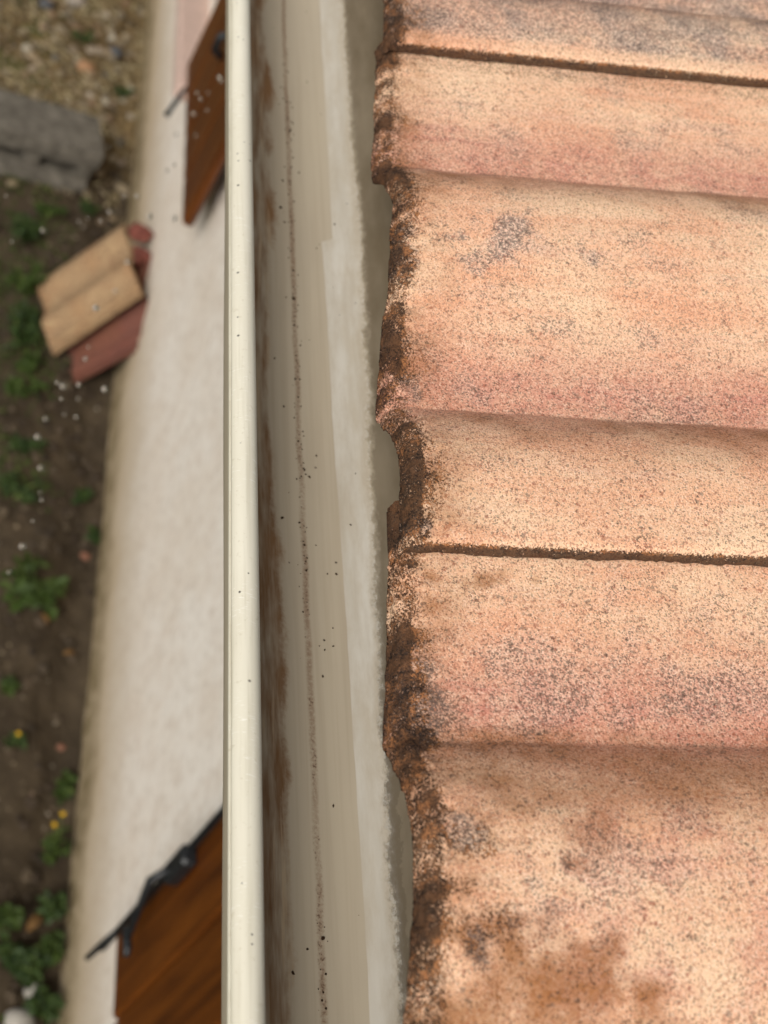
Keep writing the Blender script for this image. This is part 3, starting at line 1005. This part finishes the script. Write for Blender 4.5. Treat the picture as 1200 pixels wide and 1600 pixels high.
stw = MB()
for k in range(7000):
    y = rng.uniform(2.95, 4.7); x = rng.uniform(.10, .70)
    if rng.random() > (y - 2.9) / .45: continue
    if float(fbm(np.array(x * 11), np.array(y * 11), np.array(0.), 2, 99)) < rng.uniform(-.35, .15): continue
    L = rng.uniform(.008, .030); wd = rng.uniform(.0012, .0045)
    a = rng.uniform(0, math.pi)
    z = G(x, y) + rng.uniform(.002, .010)
    dx, dy = math.cos(a) * L / 2, math.sin(a) * L / 2
    px, py = -math.sin(a) * wd, math.cos(a) * wd
    t = rng.uniform(-.004, .004)
    V = [(x - dx - px, y - dy - py, z - t), (x + dx - px * .4, y + dy - py * .4, z + t), (x + dx + px * .4, y + dy + py * .4, z + t), (x - dx + px, y - dy + py, z - t), (x, y, z + .0025)]
    stw.add(V, [(0, 1, 4), (1, 2, 4), (2, 3, 4), (3, 0, 4), (3, 2, 1, 0)])
o = stw.build('straw_litter', island('straw_mix', [srgb(128, 112, 80), srgb(170, 152, 114), srgb(98, 86, 60), srgb(192, 178, 142), srgb(146, 128, 94)]), None, (.4, 3.6, 0))
tag(o, 'dry straw and chaff covering the ground beyond the block', 'straw', kind='stuff')

cl = MB()
for k in range(1500):
    y = rng.uniform(.55, 3.2); x = rng.uniform(.2, .69)
    s = rng.choice((.003, .004, .006, .009, .013))
    blobby(cl, (x, y, G(x, y) + s * .15), s, rng, .65)
o = cl.build('soil_clods', island('clod_mix', [srgb(56, 46, 36), srgb(72, 60, 48), srgb(88, 76, 60), srgb(48, 40, 32)], .95), None, (.5, 2, 0))
tag(o, 'crumbled brown earth clods along the foot of the wall', 'soil', kind='stuff')

# ------------------------------------------------------------------ weeds
M_LEAF = island('leaf_green', [srgb(40, 54, 18), srgb(62, 80, 30), srgb(50, 66, 24), srgb(80, 94, 42)], .6, .08)
M_LEAF2 = island('leaf_dark', [srgb(34, 50, 22), srgb(56, 74, 32), srgb(46, 62, 30)], .55, .08)
M_MOSS = island('ground_cover_green', [srgb(44, 54, 22), srgb(68, 80, 34), srgb(54, 66, 26), srgb(88, 92, 48)], .7, .06)
M_STEM = plain('stem_green', srgb(92, 108, 52), .7, .25, 60, .3)
M_YEL = plain('petal_yellow', srgb(226, 182, 20), .6, .25, 90, .2)

def leaf(mb, base, dirv, L, W, bend, rng, lobes=0):
    d = Vector(dirv).normalized()
    side = d.cross(Vector((0, 0, 1)))
    side = side.normalized() if side.length > 1e-3 else Vector((1, 0, 0))
    up = side.cross(d).normalized()
    n = 6
    prof = [.12, .62, .95, 1.0, .72, .06] if not lobes else [.10, .55, .40, 1.0, .62, .06]
    V = []; F = []
    for i in range(n):
        t = i / (n - 1)
        c = Vector(base) + d * (L * t) + up * (L * (.12 * t)) - Vector((0, 0, 1)) * (bend * L * t * t)
        w = W * prof[i] * rng.uniform(.88, 1.12)
        V += [c + side * w + up * w * .35, c, c - side * w + up * w * .35]
    for i in range(n - 1):
        a = i * 3
        F += [(a, a + 3, a + 4, a + 1), (a + 1, a + 4, a + 5, a + 2)]
    mb.add(V, F)

def weed(x, y, rad, h, nl, lw, mat, label, seed, name='weed_plant', flowers=(), lobes=0, group=None, cat='plant'):
    rg = random.Random(seed)
    z = G(x, y) - .003
    root = empty(name, (x, y, z), label, cat, group)
    st = MB(); fo = MB()
    ns = max(3, nl // 6)
    for s in range(ns):
        a = rg.uniform(0, 6.28); rr = rad * rg.uniform(.15, .85)
        hh = h * rg.uniform(.45, 1.0)
        tip = Vector((x + math.cos(a) * rr, y + math.sin(a) * rr, z + hh))
        if tip.x > XW - .008: tip.x = XW - .008 - rg.uniform(0, .01)
        b = Vector((x + math.cos(a) * rr * .12, y + math.sin(a) * rr * .12, z))
        mid = (b + tip) / 2 + Vector((0, 0, hh * .18))
        st.tube([b, mid, tip], [.0022, .0018, .0010], 5, False)
        for k in range(max(3, nl // ns)):
            t = rg.uniform(.25, 1.0)
            p = b.lerp(mid, t * 2) if t < .5 else mid.lerp(tip, t * 2 - 1)
            aa = rg.uniform(0, 6.28)
            dv = Vector((math.cos(aa), math.sin(aa), rg.uniform(-.1, .7)))
            L = lw * rg.uniform(1.5, 2.6)
            if p.x + dv.x * L > XW - .006: dv.x = -abs(dv.x)
            leaf(fo, p, dv, L, lw * rg.uniform(.45, .75), rg.uniform(.1, .6), rg, lobes)
    st.build('stem', M_STEM, root, (x, y, z))
    fo.build('foliage', mat, root, (x, y, z))
    for (fx, fy, fz) in flowers:
        f = MB()
        f.tube([(x, y, z), ((x + fx) / 2, (y + fy) / 2, fz * .6), (fx, fy, fz)], .0012, 5, False)
        f.build('flower_stalk', M_STEM, root, (x, y, z))
        f = MB()
        for k in range(11):
            a = 2 * math.pi * k / 11
            leaf(f, (fx, fy, fz), (math.cos(a), math.sin(a), .35), .0055, .0017, .2, rg)
        blobby(f, (fx, fy, fz + .0015), .002, rg, .6)
        f.build('flower', M_YEL, root, (fx, fy, fz))
    return root

weed(.560, 1.735, .085, .085, 66, .020, M_LEAF, 'broad leaved bright green weed clump on bare soil left of the wall', 301, lobes=1)
weed(.525, 1.520, .035, .040, 18, .011, M_LEAF, 'tiny green seedling at the left edge below the broad leaved weed', 302)
weed(.655, 1.190, .05, .11, 60, .008, M_LEAF, 'slender weed with two yellow flowers hugging the wall foot', 303, flowers=((.634, 1.205, .125), (.622, 1.185, .118)))
weed(.560, 1.400, .03, .03, 12, .009, M_LEAF2, 'tiny weed with one yellow flower on bare grey soil', 304, flowers=((.556, 1.395, .05),))
GW = 'weeds growing along the wall foot'
for k, (x, y, r, h, lab) in enumerate([
        (.668, 1.085, .045, .09, 'leafy weed against the wall just below the yellow flowers'),
        (.672, 1.010, .045, .08, 'leafy weed against the wall level with the shutter hook'),
        (.650, .950, .050, .07, 'leafy weed beside the small white pebble at the bottom left'),
        (.672, 1.330, .030, .05, 'small weed against the wall just above the yellow flowers'),
        (.675, .900, .040, .08, 'lowest leafy weed at the wall foot, beside the large pale stone')]):
    weed(x, y, r, h, 40, .011, M_LEAF if k % 2 else M_LEAF2, lab, 320 + k, group=GW)
GL = 'low weeds at the left edge of the soil'
for k, (x, y, r, h, n, lab) in enumerate([
        (.600, .985, .055, .06, 50, 'low green weed near the bottom left corner beside the dry leaf'),
        (.575, 1.060, .045, .05, 36, 'low weed at the left edge just above the bottom left weeds'),
        (.465, 2.420, .070, .06, 60, 'low weed at the left edge level with the foot of the tan tile'),
        (.450, 2.580, .070, .07, 60, 'low weed just left of the upper end of the tan tile'),
        (.440, 2.760, .070, .07, 60, 'low bright weed midway between the concrete block and tan tile'),
        (.475, 2.270, .060, .05, 44, 'low weed left of the foot of the brick red tile'),
        (.505, 2.120, .050, .04, 30, 'sparse low weed on the soil just below the loose tiles'),
        (.490, 2.350, .050, .05, 40, 'low dark weed touching the lower left corner of the tan tile'),
        (.470, 2.500, .050, .05, 40, 'low weed pressed against the left edge of the tan tile'),
        (.485, 2.860, .050, .04, 30, 'low weed just below the concrete block'),
        (.495, 1.980, .060, .05, 40, 'low weed at the left edge midway between loose tiles and broad leaved weed')]):
    weed(x, y, r, h, n, .012, M_LEAF if k % 2 else M_LEAF2, lab, 340 + k, group=GL)
for k, (x, y, r, lab) in enumerate([(.645, 2.02, .03, 'small weed sprig beside the wall between shard and leaning tiles'), (.690, 1.93, .022, 'single green sprig sprouting at the wall foot mid way along'),
                                    (.520, 3.60, .04, 'green sprig poking through straw in the top left'), (.645, 3.45, .05, 'dark green weed patch beside the wall past the block'),
                                    (.59, 2.93, .04, 'low weed on shaded soil between block and leaning tiles')]):
    weed(x, y, r, .035, 24, .010, M_LEAF2, lab, 370 + k)

cov = MB()
for k in range(15000):
    y = rng.uniform(.6, 4.4); x = rng.uniform(.15, .68)
    if x < .15 or (x < .30 and rng.random() < .5): continue
    dn = float(fbm(np.array(x * 7), np.array(y * 5), np.array(0.), 2, 77)) + (.47 - x + (.16 if 2.0 < y < 2.95 and x < .56 else 0)) * 3.2
    if 1.1 < y < 2.0: dn -= .25
    if y > 3.0: dn -= .05
    if rng.random() > max(0, min(1, dn + .12)): continue
    a = rng.uniform(0, 6.28)
    leaf(cov, (x, y, G(x, y) + rng.uniform(0, .006)), (math.cos(a), math.sin(a), rng.uniform(.1, .8)), rng.uniform(.007, .020), rng.uniform(.0025, .0055), .4, rng)
o = cov.build('ground_cover', M_MOSS, None, (.4, 2, 0))
tag(o, 'low green ground cover spreading over the brown soil', 'ground cover', kind='stuff')

# dry leaves near the bottom left
M_DRY = plain('dry_leaf', srgb(128, 96, 58), .8, .2, 80, .35)
for k, (x, y, a, L, lab) in enumerate([(.628, 1.045, 1.0, .05, 'curled tan dry leaf among weeds at the bottom left'),
                                       (.600, 1.68, 2.2, .03, 'brown dry leaf on the soil below the broad leaved weed'),
                                       (.640, 1.62, .4, .03, 'small brown dry leaf lying close to the wall')]):
    mb = MB()
    leaf(mb, (x, y, G(x, y) + .012), (math.cos(a), math.sin(a), .25), L, L * .22, .5, random.Random(k))
    V = mb.V; n = len(V)
    mb.add([(p[0], p[1], p[2] - .0008) for p in V], [f[::-1] for f in mb.F])
    tag(mb.build('dry_leaf', M_DRY, None, (x, y, G(x, y))), lab, 'leaf', 'dry leaves on the soil')

# ------------------------------------------------------------------ falling water droplets
DROPS = [(0.338, 1.314, 1.606, 's'), (0.315, 1.236, 1.659, 's'), (0.347, 1.349, 1.542, 's'), (0.299, 1.229, 1.638, 's'), (0.29, 1.168, 1.673, 's'), (0.349, 1.387, 1.539, 's'), (0.407, 1.64, 1.333, 's'), (0.394, 1.528, 1.38, 's'), (0.362, 1.495, 1.394, 'w'), (0.287, 1.139, 1.611, 'w'), (0.322, 1.296, 1.485, 'w'), (0.297, 1.088, 1.589, 'w'), (0.259, 1.026, 1.631, 'w'), (0.238, 1.014, 1.658, 'g'), (0.239, 1.063, 1.614, 'g'), (0.304, 1.388, 1.329, 'g'), (0.285, 1.459, 1.368, 'g'), (0.266, 1.305, 1.377, 'g'), (0.256, 1.291, 1.38, 'g'), (0.217, 1.008, 1.623, 'g'), (0.14, 1.057, 1.576, 'g'), (0.173, 1.144, 1.449, 'g'), (0.211, 1.225, 1.407, 'g'), (0.322, 1.275, 1.358, 't'), (0.313, 1.232, 1.348, 't'), (0.208, 0.851, 1.665, 't'), (0.259, 1.018, 1.458, 't'), (0.264, 1.028, 1.431, 't'), (0.228, 0.918, 1.498, 't'), (0.192, 0.794, 1.629, 't'), (0.239, 0.913, 1.511, 't'), (0.188, 0.745, 1.664, 'g'), (0.287, 1.072, 1.326, 'g'), (0.267, 1.018, 1.354, 'g'), (0.247, 0.901, 1.481, 'g'), (0.244, 0.849, 1.58, 'g'), (0.252, 1.022, 1.336, 'g'), (0.216, 0.874, 1.471, 'g'), (0.25, 0.945, 1.347, 'g'), (0.249, 0.902, 1.361, 'g'), (0.22, 0.782, 1.497, 'g'), (0.206, 0.728, 1.534, 'g'), (0.216, 0.757, 1.46, 'g'), (0.193, 0.677, 1.528, 'g')]
DL = {'s': ('clear water droplet falling in front of the upper brown shutter', 'droplets before the shutter'),
      'w': ('clear water droplet falling in front of the white wall', 'droplets before the wall'),
      't': ('clear water droplet falling over the leaning loose tiles', 'droplets over the loose tiles'),
      'g': ('clear water droplet falling over the soil left of the wall', 'droplets over the soil')}
bm_v = []; bm_f = []
n1, n2 = 12, 16
bm_v.append((0, 0, -1))
for i in range(1, n1):
    for j in range(n2):
        th = math.pi * i / n1; ph = 2 * math.pi * j / n2
        bm_v.append((math.sin(th) * math.cos(ph), math.sin(th) * math.sin(ph), -math.cos(th) * (1.08 if th > 1.57 else .97)))
bm_v.append((0, 0, 1.1))
for i in range(n1 - 2):
    for j in range(n2):
        a = 1 + i * n2 + j; b = 1 + i * n2 + (j + 1) % n2
        bm_f.append((a, b, b + n2, a + n2))
tp = len(bm_v) - 1
for j in range(n2):
    bm_f.append((0, 1 + (j + 1) % n2, 1 + j)); bm_f.append((tp, tp - n2 + j, tp - n2 + (j + 1) % n2))
dm = bpy.data.meshes.new('water_droplet')
dm.from_pydata(bm_v, [], bm_f); dm.materials.append(M_WATER)
dm.polygons.foreach_set('use_smooth', [True] * len(bm_f)); dm.update()
rg = random.Random(8)
for (x, y, z, k) in DROPS:
    o = bpy.data.objects.new('water_droplet', dm)
    link(o, None, (x, y, z))
    s = rg.choice((.0012, .0015, .0020, .0026))
    o.scale = (s, s, s * rg.uniform(.95, 1.15))
    tag(o, DL[k][0], 'droplet', DL[k][1])
